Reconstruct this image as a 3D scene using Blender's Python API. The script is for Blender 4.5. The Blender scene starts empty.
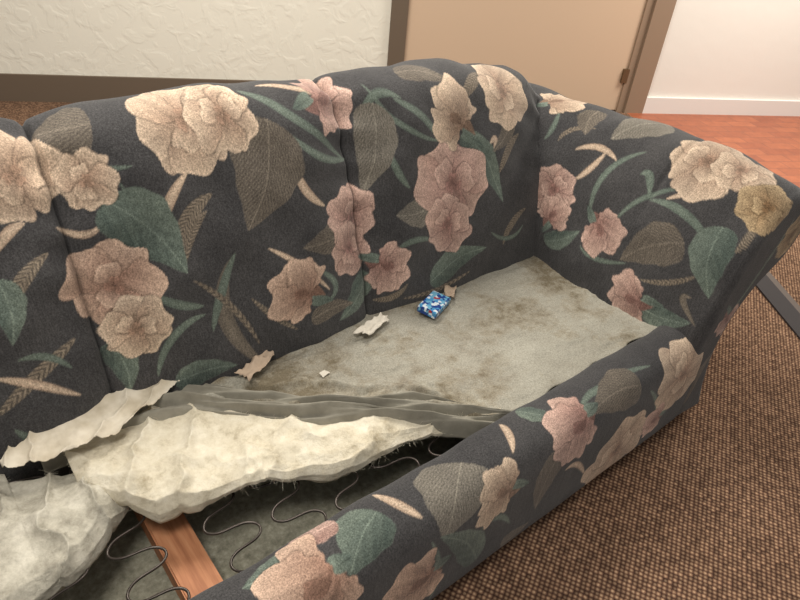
import bpy, bmesh, math, random
import numpy as np
from mathutils import Vector, Matrix, noise
random.seed(3)
scene=bpy.context.scene
scene.view_settings.view_transform='Standard'
COL=scene.collection
# ---------------------------------------------------------------- camera
p=[-1.4847,-1.0650,1.3319,0.7344,0.6061,0.1059,638.62]
cy,sy=math.cos(p[3]),math.sin(p[3]); cp,sp=math.cos(p[4]),math.sin(p[4])
f=np.array([sy*cp,cy*cp,-sp]); r=np.array([cy,-sy,0]); u=np.cross(r,f)
cr,sr=math.cos(p[5]),math.sin(p[5]); r,u=r*cr+u*sr,u*cr-r*sr
cd=bpy.data.cameras.new("camera"); cam=bpy.data.objects.new("camera",cd); COL.objects.link(cam)
cd.sensor_fit='HORIZONTAL'; cd.sensor_width=36; cd.lens=36*p[6]/800; cd.clip_start=.02
cam.matrix_world=Matrix(((r[0],u[0],-f[0],p[0]),(r[1],u[1],-f[1],p[1]),(r[2],u[2],-f[2],p[2]),(0,0,0,1)))
scene.camera=cam
# ---------------------------------------------------------------- materials
def srgb(*c): return tuple(((x/255)/12.92 if x/255<=.04045 else ((x/255+.055)/1.055)**2.4) for x in c)
class M:
    def __init__(s,name,rough=.8,spec=.3):
        s.m=bpy.data.materials.new(name); s.m.use_nodes=True; s.t=s.m.node_tree; s.b=s.t.nodes["Principled BSDF"]
        s.b.inputs["Roughness"].default_value=rough; s.b.inputs["Specular IOR Level"].default_value=spec
    def n(s,ty,**k):
        nd=s.t.nodes.new(ty)
        for a,v in k.items():
            if a in nd.inputs: nd.inputs[a].default_value=v
            else: setattr(nd,a,v)
        return nd
    def l(s,a,b): s.t.links.new(a,b)
    def coord(s):
        return s.n('ShaderNodeTexCoord').outputs['Object']
    def noise(s,scale,detail=4,rough=.5,vec=None):
        nd=s.n('ShaderNodeTexNoise',Scale=scale,Detail=detail,Roughness=rough); s.l(vec or s.coord(),nd.inputs['Vector']); return nd.outputs['Fac']
    def ramp(s,fac,stops):
        nd=s.n('ShaderNodeValToRGB'); e=nd.color_ramp.elements
        while len(e)<len(stops): e.new(.5)
        for i,(q,c) in enumerate(stops): e[i].position=q; e[i].color=(*c,1)
        s.l(fac,nd.inputs['Fac']); return nd.outputs['Color']
    def mix(s,fac,a,b,mode='MIX'):
        nd=s.n('ShaderNodeMix',data_type='RGBA',blend_type=mode)
        for sock,v in ((nd.inputs[0],fac),(nd.inputs[6],a),(nd.inputs[7],b)):
            if isinstance(v,(int,float)): sock.default_value=v
            elif isinstance(v,tuple): sock.default_value=(*v,1)
            else: s.l(v,sock)
        return nd.outputs[2]
    def base(s,c):
        if isinstance(c,tuple): s.b.inputs['Base Color'].default_value=(*c,1)
        else: s.l(c,s.b.inputs['Base Color'])
        return s
    def bump(s,h,st=.3,dist=.01):
        nd=s.n('ShaderNodeBump',Strength=st,Distance=dist); s.l(h,nd.inputs['Height']); s.l(nd.outputs['Normal'],s.b.inputs['Normal']); return s

fab=M("floral_fabric",.95,.1)
at=fab.n('ShaderNodeAttribute',attribute_name='Col')
nz=fab.noise(7,6,.65); n2=fab.noise(330,3,.75)
st=fab.n('ShaderNodeMapping'); st.inputs['Scale'].default_value=(300,300,14); fab.l(fab.coord(),st.inputs['Vector'])
n3=fab.noise(1.0,3,.6,st.outputs[0])
c=fab.mix(1.0,at.outputs['Color'],fab.ramp(nz,[(.3,(.76,.76,.77)),(.7,(1.28,1.27,1.24))]),'MULTIPLY')
c=fab.mix(1.0,c,fab.ramp(n2,[(.32,(.56,.56,.56)),(.68,(1.46,1.46,1.46))]),'MULTIPLY')
c=fab.mix(1.0,c,fab.ramp(n3,[(.3,(.78,.78,.78)),(.7,(1.24,1.24,1.24))]),'MULTIPLY')
fab.base(c).bump(n2,.35,.002)
fab.b.inputs['Sheen Weight'].default_value=.15

deckm=M("deck_cloth",.95,.1)
c=deckm.ramp(deckm.noise(5,7,.7),[(.28,srgb(122,112,97)),(.44,srgb(152,148,136)),(.75,srgb(172,169,157))])
c=deckm.mix(1.0,c,deckm.ramp(deckm.noise(4.2,8,.75),[(.38,(.52,.46,.38)),(.45,(.84,.80,.75)),(.52,(1,1,1))]),'MULTIPLY')
c=deckm.mix(1.0,c,deckm.ramp(deckm.noise(300,2),[(.3,(.76,.76,.76)),(.7,(1.19,1.19,1.19))]),'MULTIPLY')
deckm.base(c).bump(deckm.noise(300,2),.2,.002)
clothm=M("torn_grey_cloth",.95,.1)
c=clothm.ramp(clothm.noise(14,5,.6),[(.3,srgb(116,112,101)),(.7,srgb(150,146,134))])
clothm.base(c).bump(clothm.noise(260,2),.2,.002)
bat=M("cotton_batting",1,.05)
bat.base(bat.ramp(bat.noise(15,9,.74),[(.30,srgb(160,148,124)),(.47,srgb(208,199,178)),(.72,srgb(234,228,212))])).bump(bat.noise(120,8,.7),.6,.005)
bat2=M("grey_batting",1,.05)
bat2.base(bat2.ramp(bat2.noise(15,9,.74),[(.3,srgb(132,127,115)),(.5,srgb(184,179,165)),(.7,srgb(218,213,199))])).bump(bat2.noise(120,8,.7),.6,.005)
mus=M("torn_muslin",.95,.1)
mus.base(mus.ramp(mus.noise(18,6),[(.3,srgb(182,170,148)),(.6,srgb(218,209,192))])).bump(mus.noise(45,5),.5,.006)
steel=M("spring_steel",.35,.5); steel.base(srgb(64,57,52)); steel.b.inputs['Metallic'].default_value=.5
wood=M("pine_wood",.6,.3)
tc=wood.n('ShaderNodeMapping'); tc.inputs['Scale'].default_value=(26,2.0,26); wood.l(wood.coord(),tc.inputs['Vector'])
wood.base(wood.ramp(wood.noise(1.6,5,.6,tc.outputs[0]),[(.3,srgb(134,80,54)),(.55,srgb(186,128,92)),(.8,srgb(214,162,122))]))
dust=M("dust_cover",.95,.1)
dust.base(dust.ramp(dust.noise(60,7,.75),[(.3,srgb(118,117,102)),(.55,srgb(164,161,144)),(.75,srgb(200,197,180))]))
darkw=M("frame_dark",.9,.1).base(srgb(40,36,34))

carp=M("carpet",1,.05)
mp=carp.n('ShaderNodeMapping'); mp.inputs['Rotation'].default_value=(0,0,math.radians(-27)); carp.l(carp.coord(),mp.inputs['Vector'])
vor=carp.n('ShaderNodeTexVoronoi',Scale=92.0,Randomness=.18); carp.l(mp.outputs[0],vor.inputs['Vector'])
c=carp.ramp(vor.outputs['Distance'],[(.14,srgb(172,146,120)),(.34,srgb(128,100,82)),(.58,srgb(78,59,51))])
c=carp.mix(1.0,c,carp.ramp(vor.outputs['Color'],[(.1,(.56,.54,.54)),(.9,(1.28,1.24,1.19))]),'MULTIPLY')
c=carp.mix(1.0,c,carp.ramp(carp.noise(300,2,.6),[(.3,(.8,.8,.8)),(.7,(1.15,1.15,1.15))]),'MULTIPLY')
c=carp.mix(1.0,c,carp.ramp(carp.noise(2.5,4),[(.3,(.88,.87,.86)),(.7,(1.08,1.08,1.08))]),'MULTIPLY')
carp.base(c).bump(vor.outputs['Distance'],.4,.003)

brick=M("terracotta_brick",.4,.35)
mp=brick.n('ShaderNodeMapping'); mp.inputs['Rotation'].default_value=(0,0,math.radians(27)); brick.l(brick.coord(),mp.inputs['Vector'])
bt=brick.n('ShaderNodeTexBrick'); brick.l(mp.outputs[0],bt.inputs['Vector'])
bt.inputs['Scale'].default_value=1.0; bt.inputs['Brick Width'].default_value=.2; bt.inputs['Row Height'].default_value=.1; bt.inputs['Mortar Size'].default_value=.003
bt.inputs['Color1'].default_value=(*srgb(168,98,66),1); bt.inputs['Color2'].default_value=(*srgb(148,82,56),1); bt.inputs['Mortar'].default_value=(*srgb(130,78,58),1)
c=brick.mix(1.0,bt.outputs['Color'],brick.ramp(brick.noise(14,6,.7),[(.3,(.78,.76,.76)),(.7,(1.12,1.12,1.12))]),'MULTIPLY')
brick.base(c)
plast=M("white_plaster",.85,.2)
h=plast.n('ShaderNodeTexNoise',Scale=11.0,Detail=3.0,Distortion=.8); plast.l(plast.coord(),h.inputs['Vector'])
plast.base(srgb(234,230,217)).bump(plast.ramp(h.outputs['Fac'],[(.46,(0,0,0)),(.60,(1,1,1))]),.2,.008)
plast2=M("white_wall_paint",.85,.2); plast2.base(srgb(232,228,220)).bump(plast2.noise(12,4),.15,.01)
taupe=M("taupe_trim",.6,.3); taupe.base(srgb(108,94,80))
tan=M("tan_door_paint",.5,.35); tan.base(srgb(208,182,156)).bump(tan.noise(3,3),.05,.01)
jamb=M("door_frame_paint",.5,.35); jamb.base(srgb(150,128,108))
whitet=M("white_trim",.5,.35); whitet.base(srgb(230,227,222))
blackr=M("black_rubber",.7,.3); blackr.base(srgb(44,39,40))
greyr=M("grey_edging",.7,.3); greyr.base(srgb(92,82,76))
brass=M("aged_metal",.4,.5); brass.base(srgb(120,100,76)); brass.b.inputs['Metallic'].default_value=.6

# ---------------------------------------------------------------- helpers
def link(o,parent=None):
    COL.objects.link(o)
    if parent: o.parent=parent
    return o
def mesh(name,vs,fs,mat,parent=None,smooth=False):
    me=bpy.data.meshes.new(name); me.from_pydata([tuple(map(float,v)) for v in vs],[],fs); me.update()
    me.materials.append(mat.m)
    return link(bpy.data.objects.new(name,me),parent)
def gridfaces(ni,nj,wrap=False):
    I,J=np.meshgrid(np.arange(ni-1),np.arange(nj if wrap else nj-1),indexing='ij')
    J2=(J+1)%nj
    return np.stack([I*nj+J,(I+1)*nj+J,(I+1)*nj+J2,I*nj+J2],-1).reshape(-1,4)
def npmesh(name,V,F,mat,parent=None,flip=False):
    if flip: F=F[:,::-1]
    me=bpy.data.meshes.new(name); me.vertices.add(len(V)); me.vertices.foreach_set('co',V.astype(np.float32).ravel())
    me.loops.add(F.size); me.loops.foreach_set('vertex_index',F.astype(np.int32).ravel())
    me.polygons.add(len(F)); me.polygons.foreach_set('loop_start',np.arange(0,F.size,4,dtype=np.int32))
    me.update(calc_edges=True); me.validate()
    me.polygons.foreach_set('use_smooth',[True]*len(me.polygons))
    me.materials.append(mat.m)
    return link(bpy.data.objects.new(name,me),parent)
def setcol(o,C):
    a=o.data.color_attributes.new('Col','FLOAT_COLOR','POINT')
    a.data.foreach_set('color',np.concatenate([C,np.ones((len(C),1))],1).astype(np.float32).ravel())
def cr_spline(P,n):
    P=np.array(P,float); out=[]
    Q=np.vstack([2*P[0]-P[1],P,2*P[-1]-P[-2]])
    for i in range(1,len(Q)-2):
        t=np.linspace(0,1,60,endpoint=False)[:,None]
        a,b,c_,d=Q[i-1],Q[i],Q[i+1],Q[i+2]
        out.append(.5*((2*b)+(c_-a)*t+(2*a-5*b+4*c_-d)*t**2+(-a+3*b-3*c_+d)*t**3))
    out=np.vstack(out+[P[-1:]])
    s=np.r_[0,np.cumsum(np.linalg.norm(np.diff(out,axis=0),axis=1))]
    return out,s
def resample(out,s,vs): return np.stack([np.interp(vs,s,out[:,k]) for k in range(out.shape[1])],1)
def empty(name):
    e=bpy.data.objects.new(name,None); e.empty_display_size=.1; COL.objects.link(e); return e

# ---------------------------------------------------------------- sofa surfaces
sofa=empty("floral_sofa")
W=.64; SE=[-1.92,-1.28,-.64,.10]
po,ps=cr_spline([(.03,.10),(-.005,.28),(-.005,.36),(.03,.50),(.085,.66),(.135,.78),(.18,.845),(.24,.862),(.30,.835),(.325,.75),(.33,.5),(.33,.07)],0)
vs=np.r_[np.arange(0,1.08,.0026),np.linspace(1.085,ps[-1],60)]
us=np.r_[np.arange(-2.0,-1.52,.006),np.arange(-1.52,.21,.0026)]
PR=resample(po,ps,vs); TG=np.gradient(PR,axis=0); TG/=np.linalg.norm(TG,axis=1)[:,None]; NR=np.stack([-TG[:,1],TG[:,0]],1)
env=np.interp(vs,[0,.22,.5,.75,1.0,1.15,3],[.2,.6,1,1,.8,.25,.1])
def bulge(x):
    b=np.zeros_like(x)
    for a,c_ in zip(SE[:-1],SE[1:]):
        t=np.clip((x-a)/(c_-a),0,1); m=(x>=a)&(x<c_)
        b[m]=(1-np.abs(2*t[m]-1)**5)
    return b
bx=bulge(us)
X=np.repeat(us[:,None],len(vs),1)
seam=np.zeros_like(us)
for s_ in SE[:-1]: seam+=np.exp(-((us-s_)/.006)**2)
off=(.034*bx[:,None]-.009*seam[:,None])*env[None,:]
pk=.007*np.sin(us[:,None]*19+3*np.sin(vs[None,:]*6))*np.sin(vs[None,:]*13+1.3*us[:,None])+.0032*np.sin(us[:,None]*41+6*vs[None,:])*np.sin(vs[None,:]*31-4*us[:,None])
sd=np.min(np.abs(us[:,None]-np.array(SE)[None,:]),1)
ga=.006*np.exp(-sd/.07)[:,None]*np.sin(vs[None,:]*80+2*np.sin(us[:,None]*9))*np.interp(vs,[0,.45,.7,1.0,1.2],[.25,.4,1,1,0])[None,:]
off=off+(pk+ga)*env[None,:]
dropx=np.interp(us,[-2,-.45,-.25,-.08,.03,.12,.24],[0,0,-.010,-.028,-.045,-.09,-.16])
Y=PR[None,:,0]+NR[None,:,0]*off; Z=PR[None,:,1]+NR[None,:,1]*off+dropx[:,None]*np.clip(PR[None,:,1]/.8,0,1)**2
VB=np.stack([X,Y,Z],-1).reshape(-1,3); UVB=np.stack([X,np.repeat(vs[None,:],len(us),0)],-1).reshape(-1,2)
back=npmesh("back",VB,gridfaces(len(us),len(vs)),fab,sofa,flip=False)
ap=[(.02,.06),(-.005,.24),(.0,.34),(.015,.44),(.05,.56),(.095,.655),(.155,.725),(.235,.755),(.315,.735),(.375,.675),(.39,.60),(.34,.515),(.225,.45),(.165,.375),(.15,.28),(.185,.15),(.23,.05)]
ao,as_=cr_spline(ap,0)
va=np.arange(0,as_[-1],.0034); nA=len(va)
PA=resample(ao,as_,va); TA=np.gradient(PA,axis=0); TA/=np.linalg.norm(TA,axis=1)[:,None]; NA=np.stack([-TA[:,1],TA[:,0]],1)
Yf=-.595
ys=np.arange(Yf+.03,.34,.0034)
def arm_mesh(name,mir):
    rows=[];uv=[]
    rd=.03
    for a in np.linspace(0,math.pi/2,8)[:-1]:
        ins=rd*(1-math.sin(a)); yy=Yf+rd-rd*math.cos(a)
        rows.append(np.stack([PA[:,0]-NA[:,0]*ins,np.full(nA,yy),PA[:,1]-NA[:,1]*ins],1)); uv.append(np.stack([np.full(nA,Yf+rd-rd*(math.pi/2-a)),va],1))
    for y in ys:
        t=(y-Yf)
        b=.012*np.sin(np.clip(t/.55,0,1)*math.pi)*np.interp(va,[0,.25,.5,1.0,1.3],[0,.3,1,1,0])
        b=b+.006*np.sin(va*24+y*14)*np.sin(y*17+1)*np.interp(va,[0,.3,.6,.9,1.1],[0,.5,1,1,0])
        b=b-.007*np.exp(-((y+.30)/.008)**2)*np.interp(va,[0,.5,.62,.9,1.1],[0,0,1,1,0])
        sl=-.03*np.clip((-.35-y)/.25,0,1)**2*np.clip((PA[:,1]-.5)/.25,0,1)
        tq=np.clip((y+.2)/.38,0,1); xs=-.085*tq*tq*(3-2*tq)*np.clip((PA[:,1]-.34)/.42,0,1)
        rows.append(np.stack([PA[:,0]+NA[:,0]*b+xs,np.full(nA,y),PA[:,1]+NA[:,1]*b+sl+.012*tq*np.clip((PA[:,1]-.5)/.25,0,1)],1)); uv.append(np.stack([np.full(nA,y),va],1))
    R_=np.array(rows)
    for k in range(7):
        R_[k,:,2]+=-.03*np.clip((-.35-ys[0])/.25,0,1)**2*np.clip((PA[:,1]-.5)/.25,0,1)
    V=R_.reshape(-1,3); U=np.array(uv).reshape(-1,2); F=gridfaces(len(rows),nA,wrap=True)
    def cap(ring,yflat):
        nonlocal V,U
        med=np.stack([np.interp(ring[:,2],[.05,.35,.45,.6,.72],[.10,.085,.11,.22,.24]),np.full(nA,yflat),np.clip(ring[:,2],.10,.64)],1)
        K=16; st=len(V); rr=[]
        for k in range(1,K+1):
            q=ring*(1-k/K)+med*(k/K); q[:,1]=yflat; rr.append(q)
        rr=np.array(rr); V=np.vstack([V,rr.reshape(-1,3)]); U=np.vstack([U,np.stack([rr[...,0]+5,rr[...,2]],-1).reshape(-1,2)])
        return st,K
    st,K=cap(R_[0],Yf)
    idx=np.vstack([np.arange(nA)[None],st+np.arange(K*nA).reshape(K,nA)])
    j=np.arange(nA); j2=(j+1)%nA
    for k in range(K): F=np.vstack([F,np.stack([idx[k,j],idx[k,j2],idx[k+1,j2],idx[k+1,j]],-1)])
    last=(len(rows)-1)*nA
    st,K=cap(R_[-1],R_[-1][0,1])
    idx=np.vstack([last+np.arange(nA)[None],st+np.arange(K*nA).reshape(K,nA)])
    for k in range(K): F=np.vstack([F,np.stack([idx[k+1,j],idx[k+1,j2],idx[k,j2],idx[k,j]],-1)])
    if mir: V=V.copy(); V[:,0]=-1.92-V[:,0]; F=F[:,::-1]
    return npmesh(name,V,F,fab,sofa),V,U
arm,VA,UVA=arm_mesh("right_arm",False)
arm2,VA2,UVA2=arm_mesh("left_arm",True)
ro,rs=cr_spline([(-.455,.14),(-.468,.24),(-.472,.325),(-.487,.352),(-.525,.362),(-.565,.352),(-.592,.32),(-.602,.27),(-.604,.18),(-.602,.08),(-.585,.05),(-.54,.045)],0)
vr=np.arange(0,rs[-1],.0026); ur=np.arange(-1.95,.05,.0026); PRR=resample(ro,rs,vr)
XR=np.repeat(ur[:,None],len(vr),1); wob=(.0035*np.sin(ur*17)+.002*np.sin(ur*43+1))[:,None]*np.ones_like(vr)[None]
VR=np.stack([XR,PRR[None,:,0]+0*XR,PRR[None,:,1]+wob*np.interp(vr,[0,.2,.4],[0,1,.3])[None]],-1).reshape(-1,3); UVR=np.stack([XR,np.repeat(vr[None],len(ur),0)],-1).reshape(-1,2)
rail=npmesh("front_rail",VR,gridfaces(len(ur),len(vr)),fab,sofa,flip=True)

# ---------------------------------------------------------------- printed motifs (fabric coordinates in cm: along the piece, up the fabric)
PB="""L g 10 -118,80 -128,82
F b 0 -133,74 -126.5,73
F b 0 -122,71 -117.5,70
S b 1.6 -140,62 -137,66 -134,66
S h 2.2 -141,51 -139,57 -132,60
L t 6 -141,58 -142,46
S h 2.2 -148,34 -140,39 -132,43
S b 1.4 -146,41 -141,38 -134,32
S t 1.8 -146,30 -143,24 -138,26
L g 7 -94,84 -106,82
F b 0 -101,78 -93.5,76
F b 0 -93,78 -87,78
S t 1.0 -114,72 -120,72 -124,75
L g 17 -84,76 -94,55
S t 1.7 -87,82 -78,77 -65,65
S b 1.4 -82,83 -71,82 -63,76
L s 11.5 -55,76 -62,56
T p 12.5 -74,78 -63,79
S b 1.8 -80,66 -80,60 -74,56
S t 1.6 -79,72 -74,65 -64,65
F q 0 -122.5,51 -116,50
F b 0 -121,41.5 -117,38
L t 12.5 -120,67 -109,50
S b 1.8 -112,58 -110,65 -104,69
S h 2.6 -109,55 -107,62 -100,64
S h 1.6 -102,61 -106,59 -109,52
S g 3.0 -99,50 -108,39 -96,24
S t 1.8 -98,51 -103,44 -106,36
T q 12 -78,34 -88,40
S t 1.4 -77,33 -70,36 -79,42
F p 0 -66,51 -63,56
F p 0 -68,44 -64.5,40
L g 8 -68,50 -82,48
L t 7 -63,36 -74,27
L g 5 -82,30 -69,30
L t 6 -116,27 -102,26
S t 1.6 -117,48 -112,43 -107,42
S t 1.6 -119,30 -116,40 -107,40
L t 6 -126,40 -125,28
S h 1.2 -108,48 -100,41 -96,29
S t 1.0 -117,70 -114,60 -112,58
T p 11 -63,40 -54,34
S t 1.4 -55,40 -50,43 -43,40
T b 13 -25,64 -34,74
F p 0 -34,53.5 -25,50
F p 0 -37,43 -31,40
F b 0 -10,76 -2.5,75
L t 8 -28,66 -16,45
L g 6 -44,82 -29,78
L s 8 -43,49 -54,49
L t 8 -44,28 -23,33
S t 1.6 -59,74 -54,80 -47,76
S t 1.8 -49,76 -41,72 -34,62
S t 1.6 -54,66 -53,59 -49,55
S h 2.4 -27,74 -22,78 -16,80
S h 2.2 -16,54 -13,60 -7,64
S b 1.6 -20,62 -15,66 -19,59
S h 2.2 -15,32 -14,38 -5,41
S t 1.2 -56,80 -50,67 -37,65
S h 1.6 -62,28 -56,26 -52,30
S t 1.2 -21,37 -12,30 -6,36
L g 5 -9,68 -19,60
S b 1.2 -129,64 -125,60 -122,63
S h 1.2 -96,40 -92,34 -86,29
S h 1.2 -53,26 -41,24 -29,27
S b 1.2 -90,50 -83,45 -76,36
S t 1.2 -142,43 -137,43 -134,38"""
PRL="""T p 14 -42,31 -50,34
L s 17 -79,26 -89,39
L t 11 -100,26 -110,33
T q 16 -110,30 -117,32
T q 15 -88,46 -96,49
T b 11 -67,38 -77,36
L g 9 -55,35 -59,52
S b 1.6 -65,23 -65,26 -68,30
S b 1.4 -51,44 -47,42 -41,52
F b 0 -28,52 -19,53
L t 5 -59,22 -52,29
L t 8 -77,55 -90,37
S t 1.6 -46,30 -37,25 -25,33
F b 0 -4,38 -12,34
L g 11 -24,33 -43,32
L p2 6 -107,23 -119,24
S t 1.2 -39,30 -29,27 -18,30
L t 7 -116,27 -126,25
S b 1.6 -98,22 -96,27 -93,31
S t 1.4 -78,44 -73,41 -68,50
T p 9 -7,50 -14,51
L g 6 -69,57 -60,56
S t 1.4 -20,36 -13,43 -11,51
S t 1.4 -92,37 -87,50 -90,58"""
PARM="""T b 11 15,73 10,80
F p 0 -2,50 -8,51
T p 9 -4,38 -5,46
T p 11 -16,48 -24,43
L g 12 -44,52 -30,40
F b 0 -37,73 -45,75
F b 0 -45,75 -51,76
L s 13 -19,83 -10,69
L t 11 -50,60 -56,42
S t 1.9 -30,58 -40,61 -51,54
S t 1.6 -16,47 -11,62 -21,69
S b 1.6 -3,63 -8,68 -15,64
S b 1.6 -7,55 -10,58 -11,65
S t 1.3 -24,49 -26,59 -39,66
S b 1.6 -34,65 -42,70 -52,72
S b 1.6 -34,60 -40,65 -47,70
F y 0 -56,70 -61,72
T p 11 -44,34 -33,30
L t 7 -41,31 -55,34
L t 6 -5,34 -15,42
S t 1.3 -17,38 -22,35 -32,40
S t 1.9 -24,63 -26,66 -29,59
S t 1.3 8,73 6,67 7,63
S g 1.5 -52,40 -47,40 -56,34
S h 1.5 -4,71 3,70 3,64
S h 1.7 -56,56 -57,60 -56,65
L g 7 0,79 -3,68
S h 1.3 -38,38 -46,40 -51,46"""
PCAP="""L g 8 506,10 512,28
T p 8 509,44 513,36
S t 1.2 508,38 520,50 526,66
F y 0 530,60 535,60"""
def parse(t):
    o=[]
    for l in t.split("\n"):
        w=l.split(); o.append((w[0],[tuple(float(a)/100 for a in q.split(',')) for q in w[3:]],[float(w[2])/100,w[1]]))
    return o
MB,MR,MA,MC=parse(PB),parse(PRL),parse(PARM),parse(PCAP)
# the print repeats over the parts of the sofa further along
MB+=[(t,[(a-1.28,b) for a,b in pt],pr) for t,pt,pr in MB if max(a for a,b in pt)-1.28<-1.47]
MR+=[(t,[(a-1.0,b) for a,b in pt],pr) for t,pt,pr in MR if max(a for a,b in pt)-1.0<-1.28]
def filler(n,u0,u1,v0,v1,seed):
    R=random.Random(seed); o=[]
    for i in range(n):
        a=R.uniform(u0,u1); b=R.uniform(v0,v1); th=R.uniform(0,6.28); k=R.choice('FTLLSSS')
        if k=='F': o.append(('F',[(a,b),(a+.07,b)],[0,R.choice('bp')]))
        elif k=='T': o.append(('T',[(a,b),(a+.09*math.cos(th),b+.09*math.sin(th))],[.11,R.choice('bp')]))
        elif k=='L': o.append(('L',[(a,b),(a+.17*math.cos(th),b+.17*math.sin(th))],[.10,R.choice('tgs')]))
        else: o.append(('S',[(a,b),(a+.1*math.cos(th+.6),b+.1*math.sin(th+.6)),(a+.18*math.cos(th),b+.18*math.sin(th))],[.018,R.choice('tbh')]))
    return o
MB+=filler(46,-1.9,.1,.98,1.8,5); MA+=filler(40,-.5,.3,1.0,1.75,6)
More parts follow.
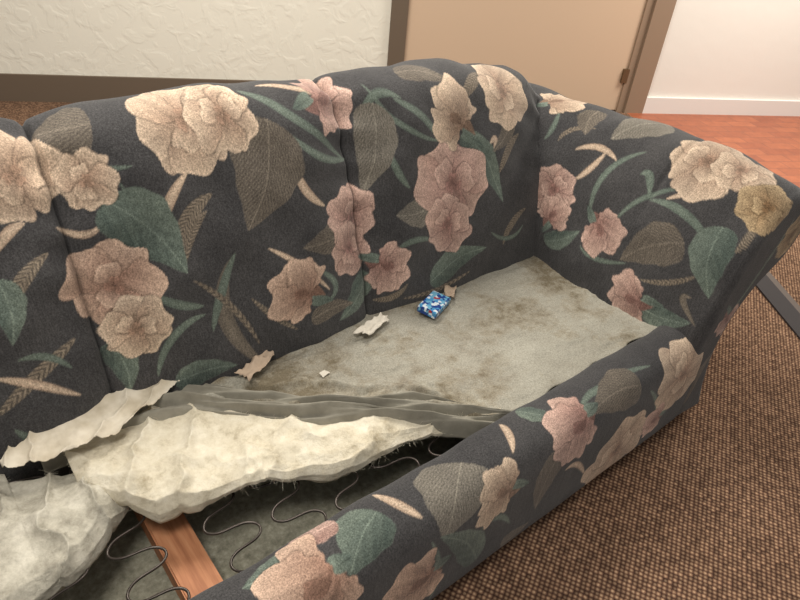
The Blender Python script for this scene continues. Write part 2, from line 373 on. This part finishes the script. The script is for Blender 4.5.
# ---------------------------------------------------------------- fabric painter
PC={'b':(srgb(188,168,148),srgb(136,112,96)),'p':(srgb(182,154,142),srgb(130,99,92)),'q':(srgb(186,160,142),srgb(136,106,92)),'y':(srgb(158,138,110),srgb(104,82,60)),
    't':(srgb(104,114,105),srgb(74,84,79)),'g':(srgb(112,104,94),srgb(80,74,69)),'s':(srgb(124,119,109),srgb(95,90,85)),'h':(srgb(136,124,109),srgb(78,72,67)),'p2':(srgb(174,148,138),srgb(138,110,102))}
BASE=np.array(srgb(66,65,66))
def paint(U,V,motifs,C):
    def blend(ix,mask,col): C[ix]=C[ix]*(1-mask[:,None])+col*mask[:,None]
    def sub(c,R): return np.where((abs(U-c[0])<R)&(abs(V-c[1])<R))[0]
    def petal(o,ang,L,Wd,c1,c2,seed,ruffle=.08,line=.6):
        R=L*1.3; ix=sub(o,R)
        if not len(ix): return
        x=U[ix]-o[0]; y=V[ix]-o[1]; a=x*math.cos(ang)+y*math.sin(ang); b=-x*math.sin(ang)+y*math.cos(ang)
        b=b+.10*L*np.sin(a/L*3+seed)
        lobe=1+.07*np.cos(b/Wd*4.5+seed)
        t=a/(L*lobe); w=Wd*np.clip(np.sin(math.pi*np.clip(t,0,1)**1.7),0,None)**.42
        ruf=1+ruffle*np.sin(np.arctan2(b,a-.4*L)*6+seed)
        e=w*ruf-abs(b); e=np.minimum(e,(1-t)*L*.9)
        inside=(t>0)&(t<1.0)
        # thin printed outline outside the petal, then the petal itself
        om=np.clip((e+.0045)/.002,0,1)*((t>.12)&(t<1.1)); om=np.where(e<.001,om,0)*line
        lit=C[ix].mean(1)>.085
        C[ix]=C[ix]*(1-(om*lit)[:,None]*.62)
        m=np.clip(e/.0022+.3,0,1)*inside
        sh=np.clip(t*1.1,0,1)[:,None]
        col=np.array(c2)*(1-sh)+np.array(c1)*sh
        st=1+.10*np.sin(b/Wd*9+seed*3)*np.clip(1.2-t,0,1)+.04*np.sin(b/Wd*27+seed)
        fold=1-.22*np.exp(-((b-.25*Wd*np.sin(seed*5))/(.10*Wd))**2)*np.clip(1.1-t,0,1)
        rim=np.exp(-((e-.004)/.003)**2)*.14; col=col*(st*fold+rim)[:,None]
        blend(ix,m,col)
    for (ty,pts,par) in motifs:
        k=par[-1]; c1,c2=np.array(PC[k][0]),np.array(PC[k][1])
        rs_=random.Random(int(abs(pts[0][0]*1000)+pts[0][1]*777))
        p0=np.array(pts[0]); p1=np.array(pts[1])
        if ty=='F':
            R=min(np.linalg.norm(p1-p0)*1.08,.12); a0=rs_.random()*6.28; cc=p0
            for i in (0,2,4,1,3):
                a=a0+i*1.257+.3*(rs_.random()-.5)
                L=R*(1.0+.28*rs_.random()); petal(cc,a,L,L*.60,c1*(.90+.16*rs_.random()),c2*1.15,rs_.random()*6)
            for i in (0,1):
                a=a0+.9+i*2.3; L=R*(.60+.1*rs_.random()); petal(cc,a,L,L*.58,c1*1.03,c2*1.05,rs_.random()*6)
            for i in range(3):
                a=a0+.2+i*2.1; L=R*.26; petal(cc,a,L,L*.55,c2*1.3,c2*.6,rs_.random()*6,line=.3)
        elif ty=='T':
            d=p1-p0; L=np.linalg.norm(d); a0=math.atan2(d[1],d[0]); sz=par[0]
            petal(p0,a0,L*1.1,sz*.24,c2*1.1,c2*.7,1,0,0)
            ce=p0+d*.40
            for da,l in ((-1.35,.72),(1.35,.72),(0,1.0),(-.66,.98),(.66,.98)):
                LL=sz*.84*l*(.9+.2*rs_.random()); petal(ce,a0+da,LL,LL*.40,c1*(.93+.14*rs_.random()),c2,rs_.random()*6,.14)
            petal(ce,a0+.1,sz*.34,sz*.12,c2*.9,c2*.6,1,0,0)
            petal(p0-d*.25,a0,L*.55,sz*.12,np.array(PC['t'][0]),np.array(PC['t'][1]),2,0,0)
        elif ty=='L':
            d=p1-p0; L=np.linalg.norm(d)
            if L<.01 or L>.6: continue
            w=par[0]; ix=sub((p0+p1)/2,L*.6+w)
            x=U[ix]-p0[0]; y=V[ix]-p0[1]; a=(x*d[0]+y*d[1])/L; b=(-x*d[1]+y*d[0])/L
            bend=.08*L*np.sin(np.clip(a/L,0,1)*math.pi); b=b-bend
            t=a/L; tc_=np.clip(t,0,1)
            h=w/2*np.sin(math.pi*tc_**.55)**.85*(1+.04*np.sin(t*22))
            h=np.where(t<0,0,h); e=h-abs(b); m=np.clip(e/.002+.2,0,1)*((t>0)&(t<1))
            if k in('g','s'):
                v=.5+.5*np.sin((abs(b)*1.0-a*.55)*800); v=v*.6+.4*(.5+.5*np.sin(b*1100))
                col=c2[None]*(1-v[:,None])+c1[None]*v[:,None]
            else:
                v=np.clip(.5+b/w*1.6,0,1)*.8+.2*(.5+.5*np.sin((abs(b)-a*.6)*260)); col=c2[None]*(1-v[:,None])+c1[None]*v[:,None]
            rib=np.clip(1-abs(b)/.0022,0,1)[:,None]; col=col*(1-rib)+c1[None]*1.35*rib
            out=np.clip(1-e/.003,0,1)[:,None]*.5; col=col*(1-out)+c1[None]*1.1*out
            blend(ix,m,col)
        elif ty=='S':
            p2=np.array(pts[2]); w=par[0]; T=np.linspace(0,1,40)[:,None]
            Q=(1-T)**2*p0+2*(1-T)*T*p1+T**2*p2
            cen=Q.mean(0); Rr=abs(Q-cen).max()+w; ix=sub(cen,Rr)
            if not len(ix): continue
            best=np.full(len(ix),9.); bt_=np.zeros(len(ix))
            for i in range(39):
                a=Q[i]; dd=Q[i+1]-a; l2=dd@dd+1e-12; s_=np.clip(((U[ix]-a[0])*dd[0]+(V[ix]-a[1])*dd[1])/l2,0,1)
                di=np.hypot(U[ix]-a[0]-s_*dd[0],V[ix]-a[1]-s_*dd[1]); g=di<best; best[g]=di[g]; bt_[g]=(i+s_[g])/39
            h=w*.62*np.sin(math.pi*np.clip(bt_*.96+.02,0,1))**.6
            e=h-best; m=np.clip(e/.002+.3,0,1)
            v=.5+.5*np.sin(bt_*90+best*700) if k=='h' else np.clip(1-best/w,0,1)
            blend(ix,m,c2[None]*(1-v[:,None])+c1[None]*v[:,None])
    return C
def order(ms): 
    pr={'S':0,'L':1,'T':3,'F':2}; return sorted(ms,key=lambda m:pr[m[0]])
def paint_obj(UV,ms):
    C=np.repeat(BASE[None],len(UV),0)
    return paint(UV[:,0],UV[:,1],order(ms),C)
C=paint_obj(UVB,MB)
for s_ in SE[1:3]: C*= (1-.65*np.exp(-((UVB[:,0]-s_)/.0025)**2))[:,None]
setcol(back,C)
C=paint_obj(UVA,MA+MC); setcol(arm,C)
setcol(arm2,C.copy())
setcol(rail,paint_obj(UVR,MR))

# ---------------------------------------------------------------- seat deck, batting, springs
def fn(x,y,z,s=1): return noise.fractal(Vector((x*s,y*s,z*s)),1.0,2.0,4)
def grid(name,fnc,ni,nj,mat,thick=0,flip=False):
    V=np.array([fnc(i/(ni-1),j/(nj-1)) for i in range(ni) for j in range(nj)]); o=npmesh(name,V,gridfaces(ni,nj),mat,sofa,flip)
    if thick: md=o.modifiers.new('s','SOLIDIFY'); md.thickness=thick; md.offset=-1
    return o
ex=[-1.42,-1.30,-1.16,-.98,-.80,-.70,-.63,-.58,.03]; ey=[-.03,-.03,-.07,-.22,-.34,-.41,-.46,-.478,-.478]
def deckf(a,b):
    x=-1.42+a*1.45; y0=np.interp(x,ex,ey)+.008*math.sin(x*40); y=y0+(.02-y0)*b
    d=y-y0; torn=np.clip((-.60-x)/.06,0,1)
    z=.338-.012*math.sin(math.pi*b)*(1-torn*.5)
    z+=torn*(.020*math.exp(-((d-.035)/.016)**2)+.013*math.exp(-((d-.085-.03*math.sin(x*5))/.014)**2)+.006*math.exp(-((d-.13)/.015)**2)) 
    z-=torn*.03*max(0,1-d/.012)
    z+=(.007+.006*torn)*fn(x*.7+y,y*2,0,9)
    return (x,y,z)
deck=grid("seat_deck_cloth",deckf,300,110,deckm,.004)
def foldf(a,b):
    x=-1.44+a*.88; y0=np.interp(x,ex,ey); wd=.118+.02*math.sin(x*9)
    if x>-.75: wd*=max(.12,(-.56-x)/.19)
    y=y0-.038*min(1,wd/.1)+wd*b+.007*math.sin(x*21+b*5)
    hump=math.sin(math.pi*b)**.6
    z=.336+.030*hump*(.75+.25*math.sin(x*7+1))+hump*(.010*math.sin(b*19+x*11+2*fn(x,b,0,4))+.006*math.sin(b*34-x*16))+.006*fn(x*3,b*2,3,3)-.03*(1-min(1,b*6))
    if x>-.75: z-=(.03*(x+.75)/.19)
    return (x,y,z)
grid("folded_cloth",foldf,280,80,clothm,.003)
# torn batting sheet draped over the springs, hanging front edge with soft folds
fx=[-1.40,-1.35,-1.30,-1.22,-1.13,-.99,-.90,-.80,-.72,-.60]; fy=[-.15,-.22,-.27,-.28,-.33,-.365,-.405,-.40,-.42,-.465]
def batf(a,b):
    x=-1.40+a*.80; yf=np.interp(x,fx,fy)+.010*math.sin(x*27)+.006*math.sin(x*49+1)+.006*fn(x,3,3,12); yb=np.interp(x,ex,ey)+.03
    hang=.050*(.65+.35*math.sin(x*19+1))*np.interp(x,[-1.4,-1.3,-.85,-.6],[.5,1,.8,.15])
    yf=min(yf,yb-.03)
    # smooth draped section: rolls gently over and hangs down
    pr=[(0,yf+.014,.322-hang),(.08,yf+.004,.322-hang*.7),(.16,yf+.002,.326-hang*.3),(.26,yf+.014,.334),(.40,yf*.80+yb*.20,.342),(.7,yf*.42+yb*.58,.347),(1,yb,.335)]
    y=np.interp(b,[q[0] for q in pr],[q[1] for q in pr]); z=np.interp(b,[q[0] for q in pr],[q[2] for q in pr])
    z0=z; y0=y; k=np.interp(x,[-1.4,-.8,-.6],[1,.9,.3])
    w1=fn(x,y0,2,4)
    ridge=1-abs(math.sin((y0*.8-.55*x)*26+2.6*w1)); ridge2=1-abs(math.sin((y0+.8*x)*19+2*w1+1))
    z+=k*(.007*fn(x,y0,z0,7)+.0015*fn(x,y0,z0,45)+.015*ridge**2+.009*ridge2**2-.008)
    y+=.005*fn(x+5,y0,z0,10)+(.007*math.sin(x*46+3*w1))*max(0,1-b/.3)
    return (x,y,z)
b1=grid("cotton_batting",batf,340,140,bat,.004)
def bat2f(a,b):
    x=-1.66+a*.33; yf=np.interp(x,[-1.66,-1.56,-1.47,-1.40,-1.35,-1.33],[-.34,-.32,-.30,-.26,-.22,-.2])+.008*math.sin(x*40)+.006*fn(x,3,3,12); yb=-.03 if x<-1.5 else np.interp(x,[-1.5,-1.33],[-.05,-.12])
    pr=[(0,yf+.014,.258),(.1,yf+.002,.278),(.2,yf+.004,.305),(.32,yf+.024,.328),(.6,yf*.5+yb*.5,.342),(1,yb,.315)]
    y=np.interp(b,[q[0] for q in pr],[q[1] for q in pr]); z=np.interp(b,[q[0] for q in pr],[q[2] for q in pr])
    e=min(1,a*8,(1-a)*8); z0=z; y0=y; w1=fn(x,y0,6,5)
    ridge=1-abs(math.sin((y0*.5-x)*27+2.6*w1))
    z=.29+(z-.29)*(.3+.7*e)+.008*fn(x,y0,z0+7,8)+.002*fn(x,y0,z0,45)+.016*ridge**2-.006
    y+=.006*fn(x+5,y0,z0,11)
    return (x,y,z)
b2=grid("loose_batting",bat2f,190,130,bat2,.004)
# cotton fuzz on the batting
def fuzz(o,n,seed):
    m=o.modifiers.new('fuzz','PARTICLE_SYSTEM'); ps_=m.particle_system; s=ps_.settings; ps_.seed=seed
    s.type='HAIR'; s.count=n; s.hair_length=.012; s.hair_step=3; s.use_advanced_hair=True; s.brownian_factor=.006; s.length_random=.7
    s.root_radius=.5; s.tip_radius=.15; s.radius_scale=.001; s.display_step=3; s.render_step=3
try:
    fuzz(b1,26000,1); fuzz(b2,14000,2)
except Exception as e: print(e)
tl=[(-1.50,-.07,-.03),(-1.44,-.095,.005),(-1.38,-.10,.02),(-1.31,-.10,.035),(-1.26,-.075,.035),(-1.20,-.045,.03),(-1.13,-.012,.01)]
def tearf(a,b):
    x=-1.50+a*.37; lo=np.interp(x,[t[0] for t in tl],[t[1] for t in tl])+.010*fn(x,1,1,30)+.004*fn(x,1,1,90); hi=np.interp(x,[t[0] for t in tl],[t[2] for t in tl])-.03+.008*fn(x,2,1,30)+.003*fn(x,2,1,90)
    y=lo+(hi-lo)*b; w1=fn(x,y,5,8)
    return (x,y,.372+.010*b+.008*fn(x,y,1,10)+.010*(1-abs(math.sin((x*.9-y)*36+2.5*w1)))**2)
grid("torn_muslin",tearf,180,50,mus,.0015)
def curve(name,pts,rad,mat,parent,cyc=False):
    cu=bpy.data.curves.new(name,'CURVE'); cu.dimensions='3D'; sp_=cu.splines.new('NURBS'); sp_.points.add(len(pts)-1)
    for k,q in enumerate(pts): sp_.points[k].co=(*q,1)
    sp_.order_u=4; sp_.use_endpoint_u=True; cu.bevel_depth=rad; cu.bevel_resolution=3; cu.resolution_u=10; cu.materials.append(mat.m)
    return link(bpy.data.objects.new(name,cu),parent)
sx=[-1.84,-1.72,-1.60,-1.48,-1.36,-1.20,-1.09,-.98,-.86,-.74,-.62,-.48,-.34,-.20]
for i,x0 in enumerate(sx):
    pts=[]; n=9
    for k in range(n):
        yy=-.435+k*.42/(n-1); side=1 if (k+i)%2 else -1
        zz=.296-.02*math.sin(math.pi*k/(n-1)); dx=.012*math.sin(i*2.3)*k/n
        pts+=[(x0+dx-side*.026,yy-.026,zz),(x0+dx-side*.050,yy,zz-.004),(x0+dx-side*.026,yy+.026,zz)]
    curve("sinuous_spring_%d"%i,[(x0,-.478,.315)]+pts+[(x0,.01,.315)],.0026,steel,sofa)
def box(name,x0,x1,y0,y1,z0,z1,mat,parent,bev=.003):
    bm=bmesh.new(); bmesh.ops.create_cube(bm,size=1)
    for v in bm.verts: v.co=Vector(((x0+x1)/2+v.co.x*(x1-x0),(y0+y1)/2+v.co.y*(y1-y0),(z0+z1)/2+v.co.z*(z1-z0)))
    if bev: bmesh.ops.bevel(bm,geom=bm.edges[:],offset=bev,segments=2,affect='EDGES')
    me=bpy.data.meshes.new(name); bm.to_mesh(me); bm.free(); me.materials.append(mat.m); return link(bpy.data.objects.new(name,me),parent)
box("wood_stretcher",-1.315,-1.245,-.50,.06,.15,.21,wood,sofa)
box("front_wood_rail",-1.9,-.01,-.50,-.475,.07,.24,darkw,sofa)
box("dust_cover",-1.92,.01,-.57,.30,.105,.115,dust,sofa,0)
box("rear_wood_rail",-1.9,-.01,.06,.1,.07,.33,darkw,sofa)
for i,(x,y) in enumerate([(-2.05,-.5),(.10,-.5),(-2.05,.25),(.10,.25)]): box("foot_%d"%i,x-.03,x+.03,y-.03,y+.03,0,.07,darkw,sofa)

# ---------------------------------------------------------------- small debris
def srf(name,cx,cy_,z,L,Wd,ang,mat,amp=.008,seed=0):
    vs_=[];n=14
    for i in range(n):
        for j in range(n):
            a=i/(n-1)-.5; b=j/(n-1)-.5; th=math.atan2(b,a); rr=1+.10*math.sin(3*th+seed)+.05*math.sin(7*th+seed*2)
            x=a*L*rr; y=b*Wd*rr; X_=cx+x*math.cos(ang)-y*math.sin(ang); Y_=cy_+x*math.sin(ang)+y*math.cos(ang)
            vs_.append((X_,Y_,z+amp*(.9+fn(X_,Y_,seed,40))))
    o=npmesh(name,np.array(vs_),gridfaces(n,n),mat); md=o.modifiers.new('s','SOLIDIFY'); md.thickness=.001
    return o
pap=M("crumpled_paper",.8,.2).base(srgb(208,201,188)); pap2=M("kraft_paper",.8,.2).base(srgb(180,160,140))
srf("paper_scrap",-.665,-.065,.340,.105,.036,.25,pap,.014,1)
srf("paper_scrap",-.985,-.052,.350,.100,.036,.45,pap2,.014,2)
srf("paper_scrap",-.86,-.14,.334,.020,.015,.2,pap,.006,3)
srf("paper_scrap",-.39,-.055,.340,.055,.030,.8,pap2,.012,4)
box1=M("printed_carton",.35,.5)
tcn=box1.n('ShaderNodeTexCoord')
vr_=box1.n('ShaderNodeTexVoronoi',Scale=120.0); box1.l(tcn.outputs['Object'],vr_.inputs['Vector'])
c=box1.ramp(vr_.outputs['Color'],[(.0,srgb(26,62,132)),(.38,srgb(70,140,190)),(.52,srgb(214,222,228)),(.68,srgb(110,170,200)),(.80,srgb(160,48,48)),(.84,srgb(28,54,110))])
c.node.color_ramp.interpolation='CONSTANT'
box1.base(c)
g=box("gum_carton",-.048,.048,-.0275,.0275,0,.020,box1,None,.002); g.location=(-.470,-.078,.340); g.rotation_euler=(.08,.04,.40)

# ---------------------------------------------------------------- room
A_=np.array([-.9,3.1]); B_=np.array([2.6,1.32]); t_=(B_-A_)/np.linalg.norm(B_-A_); n_=np.array([t_[1],-t_[0]])
def wp(s,n,z): q=A_+t_*s+n_*n; return (q[0],q[1],z)
def wbox(name,s0,s1,n0,n1,z0,z1,mat,parent=None):
    vs_=[wp(s,n,z) for z in (z0,z1) for n in (n0,n1) for s in (s0,s1)]
    return mesh(name,vs_,[(0,1,3,2),(4,6,7,5),(0,4,5,1),(2,3,7,6),(0,2,6,4),(1,5,7,3)],mat,parent)
wbox("wall_left",-3.2,2.20,-.12,0,0,2.6,plast)
wbox("baseboard_left",-3.2,2.20,0,.018,0,.15,taupe)
wbox("wall_right",4.04,8.5,-.12,0,0,2.6,plast2)
wbox("baseboard_right",4.04,8.5,0,.02,0,.11,whitet)
wbox("wall_header",2.20,4.04,-.12,0,2.12,2.6,plast)
door=empty("door_1")
wbox("slab",2.30,3.85,-.06,-.015,.01,2.05,tan,door)
wbox("frame_left",2.20,2.30,-.12,.02,0,2.12,taupe,door)
wbox("frame_right",3.85,3.90,-.12,.0,0,2.12,jamb,door)
wbox("casing_right",3.90,4.04,-.12,.02,0,2.12,jamb,door)
wbox("frame_head",2.30,3.90,-.12,.02,2.05,2.12,jamb,door)
wbox("hinge",3.82,3.86,-.02,.006,.20,.29,brass,door)
q=lambda s,n: tuple(A_+t_*s+n_*n)
mesh("floor",[(*q(-3.2,-.2),0),(*q(3.92,-.2),0),(*q(3.92,1.52),0),(*q(8.5,1.52),0),(*q(8.5,6),0),(*q(-3.2,6),0)],[(0,5,2,1),(2,5,4,3)],carp)
mesh("floor_brick",[(*q(3.92,-.2),0),(*q(8.5,-.2),0),(*q(8.5,1.52),0),(*q(3.92,1.52),0)],[(0,3,2,1)],brick)
def strip(name,a,b,w,z,mat,parent,o=0):
    a=np.array(a);b=np.array(b);d=(b-a)/np.linalg.norm(b-a);m_=np.array([-d[1],d[0]]); a=a+m_*o; b=b+m_*o; nn=m_*w/2
    P=[a-nn,b-nn,b+nn,a+nn]; return mesh(name,[(*k,0.001) for k in P]+[(*k,z) for k in P],[(3,2,1,0),(4,5,6,7),(0,1,5,4),(1,2,6,5),(2,3,7,6),(3,0,4,7)],mat,parent)
ts=empty("floor_transition_strip")
strip("rubber_band",(1.46,0.0),(.66,-1.0),.085,.008,blackr,ts)
strip("edge_band",(1.46,0.0),(.66,-1.0),.03,.006,greyr,ts,.058)

# ---------------------------------------------------------------- lights
def area(name,loc,tgt,size,power,col):
    l=bpy.data.lights.new(name,'AREA'); l.shape='SQUARE'; l.size=size; l.energy=power; l.color=col
    o=bpy.data.objects.new(name,l); COL.objects.link(o); o.location=loc
    o.rotation_euler=(Vector(tgt)-Vector(loc)).to_track_quat('-Z','Y').to_euler()
area("front_fill_light",(-.5,1.0,2.5),(-.5,1.0,0),.9,68,(1,.94,.84))
area("front_fill_light",(2.9,.0,2.5),(2.9,.0,0),1.0,85,(1,.94,.85))
area("front_fill_light",(-1.8,-.9,2.6),(-1.2,-.2,0),.6,30,(1,.95,.87))  # fill lamp added on the camera side to brighten the seat and springs
w=bpy.data.worlds.new("w"); scene.world=w; w.use_nodes=True
w.node_tree.nodes['Background'].inputs[0].default_value=(1,.95,.88,1); w.node_tree.nodes['Background'].inputs[1].default_value=.42
